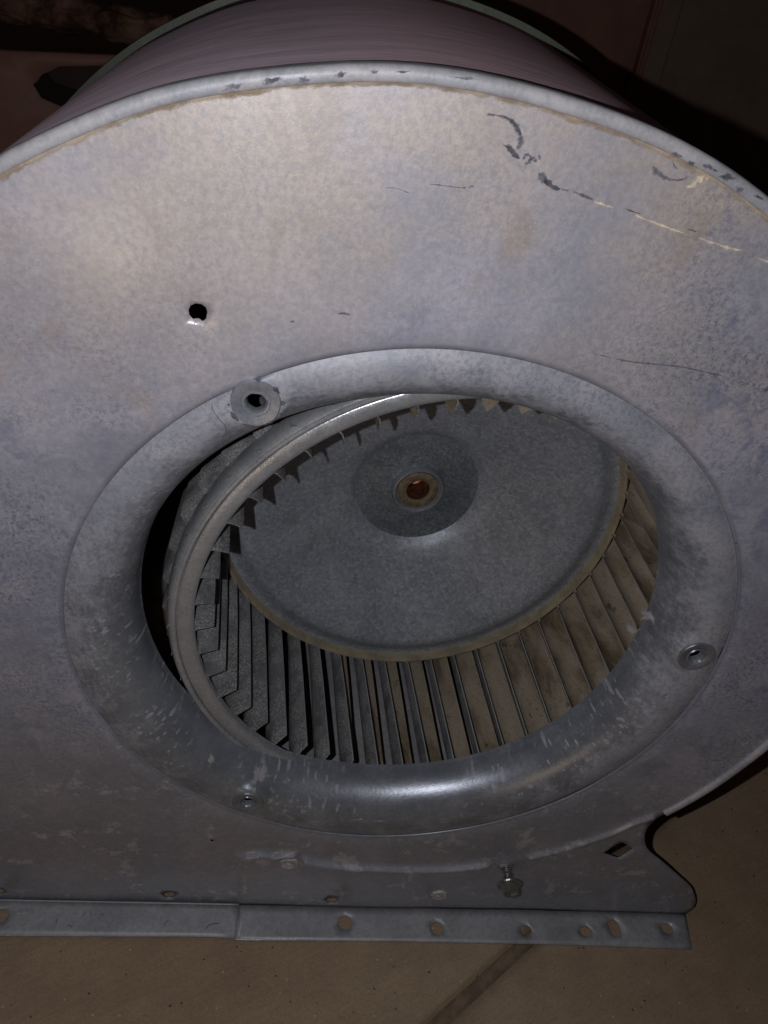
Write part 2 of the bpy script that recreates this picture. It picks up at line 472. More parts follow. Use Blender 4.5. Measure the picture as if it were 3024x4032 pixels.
def sheet(name, outer, holes, extra, spacing, fn, mat, parent=None, thick=.0009):
    """flat sheet with holes; fn(P)->3D verts"""
    outer = [tuple(p) for p in outer]
    xs = [p[0] for p in outer]; ys = [p[1] for p in outer]
    gx, gy = np.meshgrid(np.arange(min(xs), max(xs), spacing), np.arange(min(ys), max(ys), spacing * .87))
    gx[::2] += spacing / 2
    G = np.c_[gx.ravel(), gy.ravel()]
    G = G[poly_in(G, outer)]
    keep = seg_dist(G, outer + outer[:1]) > spacing * .45
    for h in holes:
        keep &= ~poly_in(G, h) & (seg_dist(G, h + h[:1]) > spacing * .35)
    for e in extra:
        keep &= seg_dist(G, e) > spacing * .4
    G = G[keep]
    vs = [Vector(p) for p in outer]; es = [(i, (i + 1) % len(outer)) for i in range(len(outer))]
    for h in holes:
        b = len(vs); vs += [Vector(p) for p in h]; es += [(b + i, b + (i + 1) % len(h)) for i in range(len(h))]
    for e in extra:
        b = len(vs); vs += [Vector(p) for p in e]
        es += [(b + i, b + i + 1) for i in range(len(e) - 1)]
    vs += [Vector(p) for p in G.tolist()]
    ov, oe, of, *_ = delaunay_2d_cdt(vs, es, [], 0, 1e-6)
    P = np.array([tuple(v) for v in ov]); T = np.array([f for f in of if len(f) == 3])
    c = P[T].mean(1)
    ok = poly_in(c, outer)
    for h in holes: ok &= ~poly_in(c, h)
    T = T[ok]
    used = np.unique(T); rm = -np.ones(len(P), int); rm[used] = np.arange(len(used))
    P = P[used]; T = rm[T]
    V = fn(P)
    # make the faces look towards -Y / +Z viewers consistently (front side)
    o = mesh(name, V, T, mat, parent)
    bm = bmesh.new(); bm.from_mesh(o.data)
    bmesh.ops.recalc_face_normals(bm, faces=bm.faces)
    bm.faces.ensure_lookup_table()
    s = sum((f.normal.y - f.normal.z) for f in bm.faces)
    if s > 0:
        bmesh.ops.reverse_faces(bm, faces=bm.faces)
    bm.to_mesh(o.data); bm.free()
    if thick: solid(o, thick)
    return o
def circle(cx, cy, r, n=24, sx=1.0, sy=1.0, rot=0.0, jit=0.0):
    out = []
    for i in range(n):
        a = 2 * PI * i / n
        rr = r * (1 + random.uniform(-jit, jit))
        x, y = rr * sx * math.cos(a), rr * sy * math.sin(a)
        out.append((cx + x * math.cos(rot) - y * math.sin(rot), cy + x * math.sin(rot) + y * math.cos(rot)))
    return out
def smoothline(pts, n=8):
    P = [np.array(p, float) for p in pts]
    out = []
    for i in range(len(P) - 1):
        p0 = P[max(i - 1, 0)]; p1 = P[i]; p2 = P[i + 1]; p3 = P[min(i + 2, len(P) - 1)]
        for k in range(n):
            t = k / n
            out.append(tuple(.5 * ((2 * p1) + (-p0 + p2) * t + (2 * p0 - 5 * p1 + 4 * p2 - p3) * t * t + (-p0 + 3 * p1 - 3 * p2 + p3) * t ** 3)))
    out.append(tuple(P[-1]))
    return out

# ------------------------------------------------------------------ the setting
def floor_mesh():
    # joint runs diagonally under the blower; the slab dips with rounded shoulders into it
    d = Vector((.0567, .0428)).normalized(); nrm = Vector((-d.y, d.x)); c = Vector((.0735, -.0440))
    ts = [-60, -8, -1.5, -.5, -.2, -.12, -.08, -.04, 0, .04, .08, .12, .2, .3, .5, 1.5, 8, 60]
    offs = [(-60, 0), (-8, 0), (-1, 0), (-.2, 0), (-.03, 0), (-.0125, 0), (-.0095, -.0006), (-.0072, -.0019), (-.0050, -.0040), (-.0024, -.0062), (.0016, -.0066), (.0034, -.0048), (.0048, -.0018), (.0062, -.0004), (.0080, 0), (.03, 0), (.2, 0), (1, 0), (8, 0), (60, 0)]
    V, F = [], []
    for t in ts:
        for o_, z in offs:
            p = c + d * t + nrm * o_
            V.append((p.x, p.y, FLOOR + z))
    m = len(offs)
    Fj = []
    for i in range(len(ts) - 1):
        for j in range(m - 1):
            f = (i * m + j, i * m + j + 1, (i + 1) * m + j + 1, (i + 1) * m + j)
            F.append(f); Fj.append(1 if 8 <= j <= 10 else 0)
    o = mesh('concrete_floor', V, F, M_CONC, None, True)
    o.data.materials.append(M_JOINT)
    o.data.polygons.foreach_set('material_index', Fj)
    bm = bmesh.new(); bm.from_mesh(o.data); bmesh.ops.recalc_face_normals(bm, faces=bm.faces)
    if sum(f.normal.z for f in bm.faces) < 0: bmesh.ops.reverse_faces(bm, faces=bm.faces)
    bm.to_mesh(o.data); bm.free()
    tag(o, None, kind='structure')
floor_mesh()

# wall far behind on the right, with a trim board and a groove
wl = bx('rear_wall', (1.60, 0.86, .55), (2.50, .06, 1.56), M_WALL); tag(wl, None, kind='structure')
wl2 = bx('rear_wall', (.12, 0.875, .55), (.46, .06, 1.56), M_TRIM); tag(wl2, None, kind='structure')
tb = empty('trim_board', (.332, .82, FLOOR)); tag(tb, 'narrow dark red-brown upright trim strip on the dim wall behind the blower', 'trim board')
o = bx('face_board', (0, 0, .78), (.026, .020, 1.56), M_WALL, tb, bevel=.002)
o = bx('rounded_edge', (-.0165, -.004, .78), (.008, .020, 1.56), M_TRIM, tb, bevel=.003)

# low red-brown panel behind on the left, with an eight-sided recess
def panel():
    p = empty('low_panel', (-.75, .80, FLOOR))
    tag(p, 'low red-brown painted panel behind the left shoulder of the blower, with an eight-sided dark recess', 'panel')
    top = [(-1.5, .060), (-.426, .1015), (-.296, .1125), (-.05, .126)]
    outer = [(-1.5, FLOOR + .001), (-.05, FLOOR + .001)] + top[::-1]
    rec = [(-.394, .072), (-.386, .0815), (-.362, .0945), (-.30, .103), (-.19, .103), (-.17, .08), (-.17, .06), (-.19, .045), (-.30, .032), (-.362, .0515), (-.386, .0585)]
    def fn(P): return np.c_[P[:, 0] + .75, np.zeros(len(P)), P[:, 1] - FLOOR]
    sheet('panel_face', outer, [rec], [], .05, fn, M_REDP, p, thick=.03)
    # recess: tapering side wall and back
    V, F = [], []
    cx, cz = -.27, .07
    n = len(rec)
    for x, z in rec: V.append((x + .75, -.0005, z - FLOOR))
    for x, z in rec: V.append((cx + (x - cx) * .97 + .75, .045, cz + (z - cz) * .72 + .008 - FLOOR))
    for i in range(n): F.append((i, (i + 1) % n, n + (i + 1) % n, n + i))
    F.append(tuple(range(n, 2 * n)))
    mesh('recess', V, F, M_DKIN, p, False)
    # top ledge
    V, F = [], []
    for x, z in top:
        V += [(x + .75, 0.0, z - FLOOR + .0003), (x + .75, .03, z - FLOOR + .0003)]
panel()
lg = []
def log_thing():
    # rough bark-covered log lying in the dark beyond the low panel
    V, F = [], []
    a = Vector((-1.00, 1.05, .150)); b = Vector((-.25, .92, .128)); ax = (b - a).normalized()
    u = ax.cross(Vector((0, 0, 1))).normalized(); w = u.cross(ax)
    n, m = 120, 48
    for i in range(n + 1):
        t = i / n; c = a.lerp(b, t); R = .026 * (1 - .25 * t)
        if i in (0, n): R *= .3
        for j in range(m):
            th = 2 * PI * j / m
            q = Vector((t * 18, math.cos(th) * 1.2, math.sin(th) * 1.2))
            r = R * (1 + .35 * noise.fractal(q, .8, 2.0, 4))
            V.append(c + u * r * math.cos(th) + w * r * math.sin(th))
    for i in range(n):
        for j in range(m):
            F.append((i * m + j, i * m + (j + 1) % m, (i + 1) * m + (j + 1) % m, (i + 1) * m + j))
    o = mesh('log', [v - Vector((0, 0, 0)) for v in V], F, M_BARK)
    tag(o, 'rough brown log barely lit in the dark at the top left corner', 'log')
log_thing()

# ------------------------------------------------------------------ BLOWER HOUSING
house = empty('blower_housing', (0, 0, FLOOR))
tag(house, 'weathered galvanised centrifugal blower housing standing on its outlet flange on the concrete', 'blower housing')
HZ = -FLOOR                                    # children are built in world coords, shifted by the parent's height
def soft(o, vals):
    a = o.data.attributes.new('soft', 'FLOAT', 'POINT'); a.data.foreach_set('value', np.array(vals, np.float32)); return o
def hl(V):
    V = np.array(V, float).reshape(-1, 3).copy(); V[:, 2] += HZ; return V
def adopt(o):
    o.parent = house
    o.location.z = HZ
    return o

SCR = [(180, .2640), (160, .2580), (145, .2525), (126.8, .2460), (120.9, .2435), (117.5, .2432), (111.6, .2409), (106.7, .2386), (100.5, .2371), (96.4, .2359), (90.9, .2337), (85.3, .2317), (79.9, .2306), (74.4, .2296), (68.3, .2280), (50, .2235), (30, .2195), (10, .2150), (-8, .2112), (-15.3, .2095), (-21, .2079), (-27.5, .2073), (-33.5, .2059), (-35.1, .2056)]
sa = np.array([s[0] for s in SCR][::-1], float); srr = np.array([s[1] for s in SCR][::-1])
def srad(deg): return np.interp(deg, sa, srr)
degs = np.arange(180, -35.2, -1.5)
rs = np.array([srad(d) for d in degs]); rs = np.convolve(np.r_[rs[0], rs[0], rs, rs[-1], rs[-1]], np.ones(5) / 5, 'valid')
arc = [(r * math.cos(math.radians(d)), r * math.sin(math.radians(d))) for r, d in zip(rs, degs)]
XL = arc[0][0]
left = [(XL - .002, z) for z in np.arange(FLOOR + .003, -.004, .01)]
notch = smoothline([(.1684, -.1175), (.1655, -.1200), (.1641, -.1225), (.1622, -.1283), (.1615, -.1349), (.1634, -.1432), (.1672, -.1516), (.1722, -.1580), (.1814, -.1663), (.1964, -.1806), (.2106, -.1945), (.2175, -.2046), (.2215, -.2131), (.2228, -.2199), (.2218, -.2262), (.2206, -.2290)], 4)
BEND = FLOOR + .0012
outer = left + arc[:-1] + notch[1:] + [(.2206, BEND)] + [(x, BEND) for x in np.arange(.215, XL, -.01)]
ringh = [(.1503 * math.cos(2 * PI * i / 180), .1503 * math.sin(2 * PI * i / 180)) for i in range(180)]
hole1 = [(-.0915 + x, .1547 + z) for x, z in [(.0030, .0006), (.0026, .0021), (.0012, .0031), (-.0008, .0032), (-.0025, .0022), (-.0031, .0006), (-.0029, -.0012), (-.0017, -.0025), (-.0009, -.0022), (.0002, -.0021), (.0014, -.0029), (.0026, -.0018)]]
dia = [(.1427, -.1594), (.1490, -.1490), (.1506, -.1476), (.1522, -.1482), (.1598, -.1535), (.1595, -.1550), (.1548, -.1648), (.1532, -.1648)]
holes = [ringh, hole1, circle(-.1131, -.2193, .0037), circle(-.0143, -.2209, .0037), dia, [(-.0889, -.1563), (-.0857, -.1566), (-.0872, -.1598)], circle(-.2115, -.2185, .0034)]
emb = smoothline([(.160, -.1195), (.1515, -.1262), (.1409, -.1374), (.1199, -.1531), (.0990, -.1650)], 6)
emb2 = smoothline([(.0740, -.1738), (.0580, -.1785), (.0424, -.1807), (.0136, -.1811), (-.0111, -.1797), (-.0260, -.1770), (-.0335, -.1745)], 6)
emb3 = smoothline([(-.0405, -.1690), (-.0480, -.1700), (-.0530, -.1712), (-.0600, -.1700), (-.0660, -.1716), (-.0700, -.1745)], 6)
def off_line(l, d):
    l = np.array(l); t = np.gradient(l, axis=0); t /= np.hypot(*t.T)[:, None]
    return [tuple(p) for p in (l + d * np.c_[-t[:, 1], t[:, 0]])]
def plate_h(P):
    """outward relief of the side plate"""
    h = np.zeros(len(P))
    for l, a in ((emb, .0028), (emb2, .0038), (emb3, .0036)):
        d = seg_dist(P, l); h += a * np.exp(-(d / .0019) ** 2)
    # swelling round the screw hole
    d = np.hypot(P[:, 0] - .0862, P[:, 1] + .1725); h += .0022 * np.exp(-(d / .0060) ** 2)
    # the sheet outside the fold lies a little lower
    # the dimple round the top left hole and the tiny torn hole
    d = np.hypot(P[:, 0] + .0915, P[:, 1] - .1547); h -= .0010 * np.exp(-(d / .0045) ** 2)
    d = np.hypot(P[:, 0] + .0873, P[:, 1] + .1575); h += .0008 * np.exp(-(d / .0045) ** 2)
    nz = np.array([noise.noise(Vector((x * 9, z * 9, 1.3))) * .0009 + noise.noise(Vector((x * 30, z * 30, 4))) * .00025 for x, z in P])
    rr_ = np.hypot(P[:, 0], P[:, 1]); h -= .0010 * np.exp(-((rr_ - .1500) / .0040) ** 2)
    h += nz
    d = seg_dist(P, [(.085, .194), (.11, .186), (.165, .158)]); h -= .0007 * np.exp(-(d / .003) ** 2)
    return h
extra = [circle(0, 0, q_, 150) for q_ in (.1514, .1532, .1555, .1590)]
extra = [e + e[:1] for e in extra]
for l in (emb, emb2, emb3):
    for d in (-.0032, -.0021, -.001, 0, .001, .0021, .0032):
        extra.append(off_line(l, d))
for r_ in (.003, .005, .007):
    extra.append(circle(.0862, -.1725, r_, 16)); 
def fn_plate(P): return hl(np.c_[P[:, 0], -plate_h(P), P[:, 1]])
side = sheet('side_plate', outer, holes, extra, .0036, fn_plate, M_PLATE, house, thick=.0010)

# ----- rolled rim that locks scroll sheet to side plate
def sweep(name, line, prof, mat, closed_prof=False, auto=50):
    l = np.array(line); t = np.gradient(l, axis=0); t /= np.hypot(*t.T)[:, None]
    nr = np.c_[-t[:, 1], t[:, 0]]
    V = []
    for p, q in zip(l, nr):
        for o_, y in prof:
            V.append((p[0] + q[0] * o_, y, p[1] + q[1] * o_))
    m = len(prof); F = []
    for i in range(len(l) - 1):
        for j in range(m if closed_prof else m - 1):
            k = (j + 1) % m
            F.append((i * m + j, i * m + k, (i + 1) * m + k, (i + 1) * m + j))
    return mesh(name, hl(V), F, mat, house, True, auto)
scroll_line = left + arc[:-1] + [(.1684, -.1180)]
# left normal of the line (going up then clockwise) points outwards
sweep('rolled_rim', scroll_line, [(-.0044, .0004), (-.0043, -.0007), (-.0039, -.0013), (-.0032, -.0017), (-.0018, -.0018), (-.0006, -.0015), (.0001, -.0008), (.0004, .0004), (.0003, .0060), (-.0004, .0062)], M_RIM)
# rust line in the groove at the rim's foot, beige highlights painted in
rl = arc[18:118]
V, F = [], []
ll = np.array(off_line(rl, -.0058)); lo = np.array(off_line(rl, -.0041))
for i, (a, b) in enumerate(zip(ll, lo)):
    w = .5 + .5 * noise.noise(Vector((a[0] * 60, a[1] * 60, 0))); w = .0005 + .0012 * max(0, w)
    dvec = (a - b) / np.hypot(*(a - b))
    a2 = b + dvec * (.0009 + w)
    V += [(a2[0], -plate_h(a2[None])[0] - .0002, a2[1]), (b[0], -.0020, b[1])]
for i in range(len(rl) - 1): F.append((2 * i, 2 * i + 1, 2 * i + 3, 2 * i + 2))
soft(mesh('rust_line', hl(V), F, M_RUST, house), [0, .95] * (len(V) // 2))

# ----- scroll sheet (wrapper), runs on inside as the cut-off under the wheel
W = .270
FLARE = .0062
sline = [tuple(p) for p in off_line(scroll_line, -.0008)]
cut = smoothline([(.1684, -.1180), (.160, -.1215), (.1515, -.1262), (.1409, -.1374), (.1199, -.1531), (.0953, -.1667), (.0723, -.1748), (.0424, -.1807), (.0136, -.1811), (-.0111, -.1797), (-.0339, -.1742), (-.055, -.166)], 4)
ys = [.0012, .006, .03, .09, .15, .20, .235, W]
def wrap(name, line, mat, mat2, flare=0.0, y0=0):
    V, F = [], []
    l = np.array(line); t = np.gradient(l, axis=0); t /= np.hypot(*t.T)[:, None]
    for p, q in zip(l, np.c_[-t[:, 1], t[:, 0]]):
        for y in ys:
            k = flare * y / W
            V.append((p[0] + q[0] * k, y, p[1] + q[1] * k))
    m = len(ys)
    for i in range(len(line) - 1):
        for j in range(m - 1):
            F.append((i * m + j, (i + 1) * m + j, (i + 1) * m + j + 1, i * m + j + 1))
    o = mesh(name, hl(V), F, mat, house)
    bm = bmesh.new(); bm.from_mesh(o.data); bmesh.ops.recalc_face_normals(bm, faces=bm.faces)
    bm.faces.ensure_lookup_table()
    # make normals look outwards (away from the axis)
    s = sum(f.normal.dot(Vector((f.calc_center_median().x, 0, f.calc_center_median().z - HZ))) for f in bm.faces)
    if s < 0: bmesh.ops.reverse_faces(bm, faces=bm.faces)
    bm.to_mesh(o.data); bm.free()
    o.data.materials.append(mat2)
    mm = o.modifiers.new('solidify', 'SOLIDIFY'); mm.thickness = .0009; mm.offset = -1; mm.material_offset = 1; mm.material_offset_rim = 1
    return o
wrap('scroll_sheet', sline, M_SCROLL, M_INSIDE, FLARE)
wrap('cutoff_sheet', cut, M_INSIDE, M_INSIDE)
# rear rim and rear plate
sweep('rear_rim', scroll_line, [(FLARE - .0012, W - .003), (FLARE + .0026, W - .0028), (FLARE + .0030, W - .0015), (FLARE + .0026, W), (-.0010, W + .0002)], M_BACKRIM)
rear_out = scroll_line + [(.2206, BEND)] + [(x, BEND) for x in np.arange(.21, XL, -.02)]
sheet('rear_plate', rear_out, [circle(0, 0, .121, 90)], [], .02, lambda P: hl(np.c_[P[:, 0], np.full(len(P), W - .0002), P[:, 1]]), M_INSIDE, house, thick=.0008)

# ----- inlet ring: seam, rolled throat
CO = [0.1210, -0.0005, 0.0034, 0.0007, 0.0006, -0.0007, 0.0006, -0.0008, -0.0002]
def throat_r(a):
    return .0030 * max(0, math.sin(a)) ** 2 + CO[0] + CO[1] * math.cos(a) + CO[2] * math.sin(a) + CO[3] * math.cos(2 * a) + CO[4] * math.sin(2 * a) + CO[5] * math.cos(3 * a) + CO[6] * math.sin(3 * a) + CO[7] * math.cos(4 * a) + CO[8] * math.sin(4 * a)
BOSS = [(-.0716, .1232, .0089, .0034), (.1374, .0096, .0088, .0033), (-.0682, -.1195, .0084, .0034)]
prof = [(.1504, .0042)] + [(r_, -.0003 + .0020 * ((r_ - .1415) / .009) ** 2) for r_ in (.1503, .1495, .1485, .147, .1455, .144, .1425)]
for i in range(0, 27):
    ph = math.radians(90 * i / 26)
    prof.append((.1415 - .0200 * math.sin(ph), -.0003 + .0227 * (1 - math.cos(ph))))
prof.append((.1212, .0235)); prof.append((.1210, .0246)); prof.append((.1213, .0247)); prof.append((.1219, .0235))
NR = 480
V, F = [], []
m = len(prof)
for i in range(NR):
    a = 2 * PI * i / NR
    dr = throat_r(a) - .1210
    for r0, y in prof:
        f = min(1, max(0, (.1500 - r0) / .029))
        r = r0 + dr * f
        x, z = r * math.cos(a), r * math.sin(a)
        yy = y
        for bx_, bz_, br, hr in BOSS:
            d = math.hypot(x - bx_, z - bz_)
            if d < br * 1.45 and r0 < .1499:
                q = 1 - max(0, min(1, (d - br * .95) / (br * .5))); q = q * q * (3 - 2 * q)
                yy = yy * (1 - q) + -.0001 * q
        yy += .00025 * noise.noise(Vector((x * 40, z * 40, 2.0)))
        V.append((x, yy, z))
V = np.array(V)
for i in range(NR):
    j = (i + 1) % NR
    for q in range(m - 1):
        f = (i * m + q, j * m + q, j * m + q + 1, i * m + q + 1)
        c = V[list(f)].mean(0)
        if any(math.hypot(c[0] - b[0], c[2] - b[1]) < b[2] * .72 for b in BOSS): continue
        F.append(f)
inlet = mesh('inlet_ring', hl(V), F, M_RING, house, True, 60)
# bosses with an extruded, torn collar
for n_, (bx_, bz_, br, hr) in enumerate(BOSS):
    p = [(br * 1.02, .0012), (br, -.0008), (br * .97, -.0011), (br * .82, -.0010), (br * .60, -.0005), (hr * 1.5, -.0001), (hr * 1.28, .0000), (hr * 1.18, -.0005), (hr * 1.06, .0000), (hr, .0014), (hr * .98, .0030)]
    wob = (lambda s: (lambda a: .00010 * math.sin(3 * a + s) + .00008 * math.sin(7 * a + s)))(n_)
    o = lathe('mounting_boss', p, M_BOSS if n_ == 0 else M_BOSSD, house, 64, 'Y', org=(bx_, 0, bz_ + HZ), wob=wob)
    o['label'] = ['bright pressed boss with an open hole at the upper left of the inlet ring', 'dull pressed boss at the right of the inlet ring', 'dull pressed boss at the lower left of the inlet ring'][n_]

# ----- flange, folded out over the concrete: two lengths that overlap
def fl_edge(x):
    return float(np.interp(x, [-.30, -.2053, -.1004, -.085, -.0676, .0189, .1213, .2167], [-.0220, -.0215, -.0201, -.0202, -.0211, -.0203, -.0208, -.0224]))
xs_ = list(np.arange(-.066, .2167, .012)) + [.2167]
outr = [(-.0712, .0)] + [(-.0712, fl_edge(-.0712))] + [(x, fl_edge(x)) for x in xs_] + [(.2206, 0)] + [(x, 0) for x in np.arange(.21, -.07, -.012)]
def slot(cx, cy, r, h, rot):
    out = []
    for i in range(20):
        a = 2 * PI * i / 20
        x, y = r * math.cos(a), r * math.sin(a) + (h if math.sin(a) > 0 else -h)
        out.append((cx + x * math.cos(rot) - y * math.sin(rot), cy + x * math.sin(rot) + y * math.cos(rot)))
    return out
fh = [circle(-.005, -.0096, .0042), circle(.0526, -.0122, .0040), circle(.1096, -.0128, .0036), circle(.1489, -.0124, .0038, 24, 1, .9), slot(.1687, -.0102, .0036, .0018, .12), circle(.2042, -.0100, .0038, 24, 1, .9)]
def flz(P, base):
    z = base + .0003 * np.array([noise.noise(Vector((x * 12, y * 12, 5))) for x, y in P])
    return z
def fn_fl(P):
    z = flz(P, FLOOR + .0016)
    z = z - np.clip(-P[:, 1] / .02, 0, 1) * .0004
    return hl(np.c_[P[:, 0], P[:, 1], z])
sheet('flange', outr, fh, [], .005, fn_fl, M_FLANGE, house, thick=.0010)
xl_ = list(np.arange(XL, -.0735, .012)) + [-.0708]
outl = [(XL, .0)] + [(x, fl_edge(x) + .0002) for x in xl_] + [(-.0708, .0008)] + [(x, .0008) for x in np.arange(-.08, XL, -.012)]
def fn_fl2(P):
    z = flz(P, FLOOR + .0034) - np.clip((P[:, 0] + .085) / .012, 0, 1) * .0006
    z = z - np.clip(-P[:, 1] / .02, 0, 1) * .0004
    return hl(np.c_[P[:, 0], P[:, 1], z])
sheet('overlapping_flange', outl, [circle(-.2085, -.0100, .0042)], [], .005, fn_fl2, M_FLANGE, house, thick=.0012)
# upturned backs of the flanges, lying against the side plate
def strip(name, pts, mat):
    V, F = [], []
    for p in pts: V += [p[0], p[1]]
    for i in range(len(pts) - 1): F.append((2 * i, 2 * i + 1, 2 * i + 3, 2 * i + 2))
    o = mesh(name, hl(V), F, mat, house); solid(o, .0008, 0); return o
xr = np.linspace(XL, -.0708, 40)
strip('flange_fold', [((x, -.0004, FLOOR + .0034), (x, -.0022, FLOOR + .0062)) for x in xr], M_FLANGE)
# bright worn edges
V = []; F = []
def ribbon(name, pts, w, mat, up=(0, 0, 1)):
    V, F = [], []
    P = np.array(pts, float); t = np.gradient(P, axis=0); t /= np.linalg.norm(t, axis=1)[:, None]
    s = np.cross(t, np.array(up)); s /= np.linalg.norm(s, axis=1)[:, None] + 1e-12
    for i, (p, q) in enumerate(zip(P, s)):
        ww = w * (.55 + .9 * abs(noise.noise(Vector(p) * 130)))
        V += [p - q * ww, p + q * ww]
    for i in range(len(P) - 1): F.append((2 * i, 2 * i + 1, 2 * i + 3, 2 * i + 2))
    return soft(mesh(name, hl(V), F, mat, house), [.8] * len(V))
ribbon('worn_edge', [(x, fl_edge(x) + .0003, FLOOR + .00165) for x in np.linspace(-.073, -.035, 40)], .00022, M_EDGE)
ribbon('scratch_mark', [(-.0690 + .0006 * t, -.0195 + .0085 * t, FLOOR + .00205) for t in np.linspace(0, 1, 12)], .00022, M_EDGE)

# ----- slugs (round punched pieces left in their holes), the loose screw
def slug(cx, cz, r):
    P = circle(cx, cz, r, 26, 1, .95, 0, .05); P2 = circle(cx, cz, r * .86, 26, 1, .95, 0, .07)
    h = -plate_h(np.array([(cx, cz)]))[0]
    V = [(x, h + .0006, z) for x, z in P] + [(x, h - .0011 - random.uniform(0, .0003), z) for x, z in P2] + [(cx + r * .1, h - .0008, cz)]
    F = [(i, (i + 1) % 26, 26 + (i + 1) % 26, 26 + i) for i in range(26)] + [(26 + i, 26 + (i + 1) % 26, 52) for i in range(26)]
    o = mesh('punched_slug', hl(V), F, M_PLUG, house, True, 30)
    # torn bar across
    b = bx('torn_tab', (cx, h - .0016, cz + HZ), (r * 1.1, .0008, r * .35), M_PLUG, house, Matrix.Rotation(.5, 3, 'Y'), .0002)
    return o
slug(-.0425, -.1795, .0058)
slug(.0522, -.2115, .0055)
def screw():
    o0 = Vector((.0862, -.0015, -.1745 + HZ))
    ax = Vector((.03, -1, -.06)).normalized()
    R = Vector((0, 0, -1)).rotation_difference(ax).to_matrix()
    # threaded shank as a helical ridge
    n, turns, L = 22, 4.2, .0125
    V, F = [], []
    rows = int(turns * n)
    Ns, Na = 90, 24
    for i in range(Ns + 1):
        t = i / Ns
        for j in range(Na):
            a = 2 * PI * j / Na
            ph = (t * turns - j / Na) % 1.0
            r = .0022 + .0012 * max(0, 1 - abs(ph - .5) / .22)
            if t > .93: r = .0023
            V.append(R @ Vector((r * math.cos(a), r * math.sin(a), -t * L + .002)) + o0)
    for i in range(Ns):
        for j in range(Na):
            F.append((i * Na + j, i * Na + (j + 1) % Na, (i + 1) * Na + (j + 1) % Na, (i + 1) * Na + j))
    me = bpy.data.meshes.new('screw'); me.from_pydata([tuple(v) for v in V], [], F); me.update()
    s = link('screw', me, M_SCREW, house); me.set_sharp_from_angle(angle=.6)
    s['label'] = 'hex washer-head screw half driven into the side plate'
    # washer + hex head
    def lath(profile, nn, nm, twist=0):
        V, F = [], []
        for r, z in profile:
            for j in range(nn):
                a = 2 * PI * j / nn + twist
                V.append(R @ Vector((r * math.cos(a), r * math.sin(a), -z + .002)) + o0)
        m = len(profile)
        for i in range(m - 1):
            for j in range(nn):
                F.append((i * nn + j, i * nn + (j + 1) % nn, (i + 1) * nn + (j + 1) % nn, (i + 1) * nn + j))
        F.append(tuple(range((m - 1) * nn, m * nn))); F.append(tuple(range(nn))[::-1])
        o = mesh(nm, V, F, M_SCREW, s, False)
        return o
    lath([(.0030, L - .0006), (.0070, L - .0002), (.0073, L + .0004), (.0070, L + .0011), (.0055, L + .0015)], 40, 'washer')
    lath([(.0054, L + .0012), (.0054, L + .0050), (.0049, L + .0058), (.0040, L + .0058), (.0032, L + .0048)], 6, 'hex_head', .25)
screw()
# torn metal round the screw's hole
lathe('torn_collar', [(.0052, .0), (.0040, -.0016), (.0030, -.0024), (.0026, -.0014), (.0026, .003)], M_BOSSD, house, 30, 'Y', org=(.0862, -.0006, -.1745 + HZ), wob=lambda a: .0004 * math.sin(2 * a + 1) + .0002 * math.sin(5 * a))

# ----- marks with a shape of their own, each a thin film on the sheet
def film(name, poly, mat, lift=.00018):
    P = np.array(poly); c = P.mean(0); P = c + (P - c) * 1.25
    n = len(P)
    R2 = c + (P - c) * .55
    A = np.r_[P, R2, c[None]]
    y = -plate_h(A) - lift
    V = np.c_[A[:, 0], y, A[:, 1]]
    F = [(i, (i + 1) % n, n + (i + 1) % n, n + i) for i in range(n)] + [(n + i, n + (i + 1) % n, 2 * n) for i in range(n)]
    return soft(mesh(name, hl(V), F, mat, house), [0] * n + [.85] * n + [1])
def blob(cx, cz, sx, sz, rot, n=22, rag=.45, seed=0):
    out = []
    for i in range(n):
        a = 2 * PI * i / n
        k = 1 + rag * noise.noise(Vector((math.cos(a) * 1.6, math.sin(a) * 1.6, seed * 3.7)))* 1.6
        x, y = sx * k * math.cos(a), sz * k * math.sin(a)
        out.append((cx + x * math.cos(rot) - y * math.sin(rot), cz + x * math.sin(rot) + y * math.cos(rot)))
    return out
def stroke(name, pts, w, mat, seed=0, lift=.00018):
    """ragged tapering stroke"""
    L = np.array(smoothline(pts, 7)); t = np.gradient(L, axis=0); t /= np.hypot(*t.T)[:, None]
    nr = np.c_[-t[:, 1], t[:, 0]]
    V, F = [], []
    n = len(L)
    for i, (p, q) in enumerate(zip(L, nr)):
        s = math.sin(PI * min(1, max(0.02, (i + .4) / n))) ** .45
        w1 = 1.35 * w * s * (.7 + .9 * noise.noise(Vector((p[0] * 420, p[1] * 420, seed)))); w2 = 1.35 * w * s * (.7 + .9 * noise.noise(Vector((p[0] * 420, p[1] * 420, seed + 9))))
        for o_ in (-abs(w1), 0, abs(w2)):
            pp = p + q * o_
            V.append((pp[0], 0, pp[1]))
    V = np.array(V); V[:, 1] = -plate_h(V[:, [0, 2]]) - lift
    for i in range(n - 1):
        for j in (0, 1): F.append((3 * i + j, 3 * i + j + 1, 3 * i + 4 + j, 3 * i + 3 + j))
    return soft(mesh(name, hl(V), F, mat, house), [q for i in range(n) for q in (0.1, 1 if 1 < i < n - 2 else .5, 0.1)])
mk = 'dark_smear'
stroke(mk, [(-.0090, .2245), (-.0046, .2247), (-.0013, .2239)], .0006, M_GREYSM, 1)
stroke(mk, [(-.0040, .2248), (-.0008, .2238), (.0010, .2222), (.0030, .2204)], .0008, M_DARK, 2)
stroke(mk, [(.0006, .2224), (.0030, .2196), (.0034, .2176), (.0022, .2166)], .0012, M_GREYSM, 3)
film(mk, blob(.0006, .2161, .0022, .0006, -.5, seed=4), M_DARK)
film(mk, blob(.0024, .2145, .0016, .0005, -.2, seed=5), M_DARK)
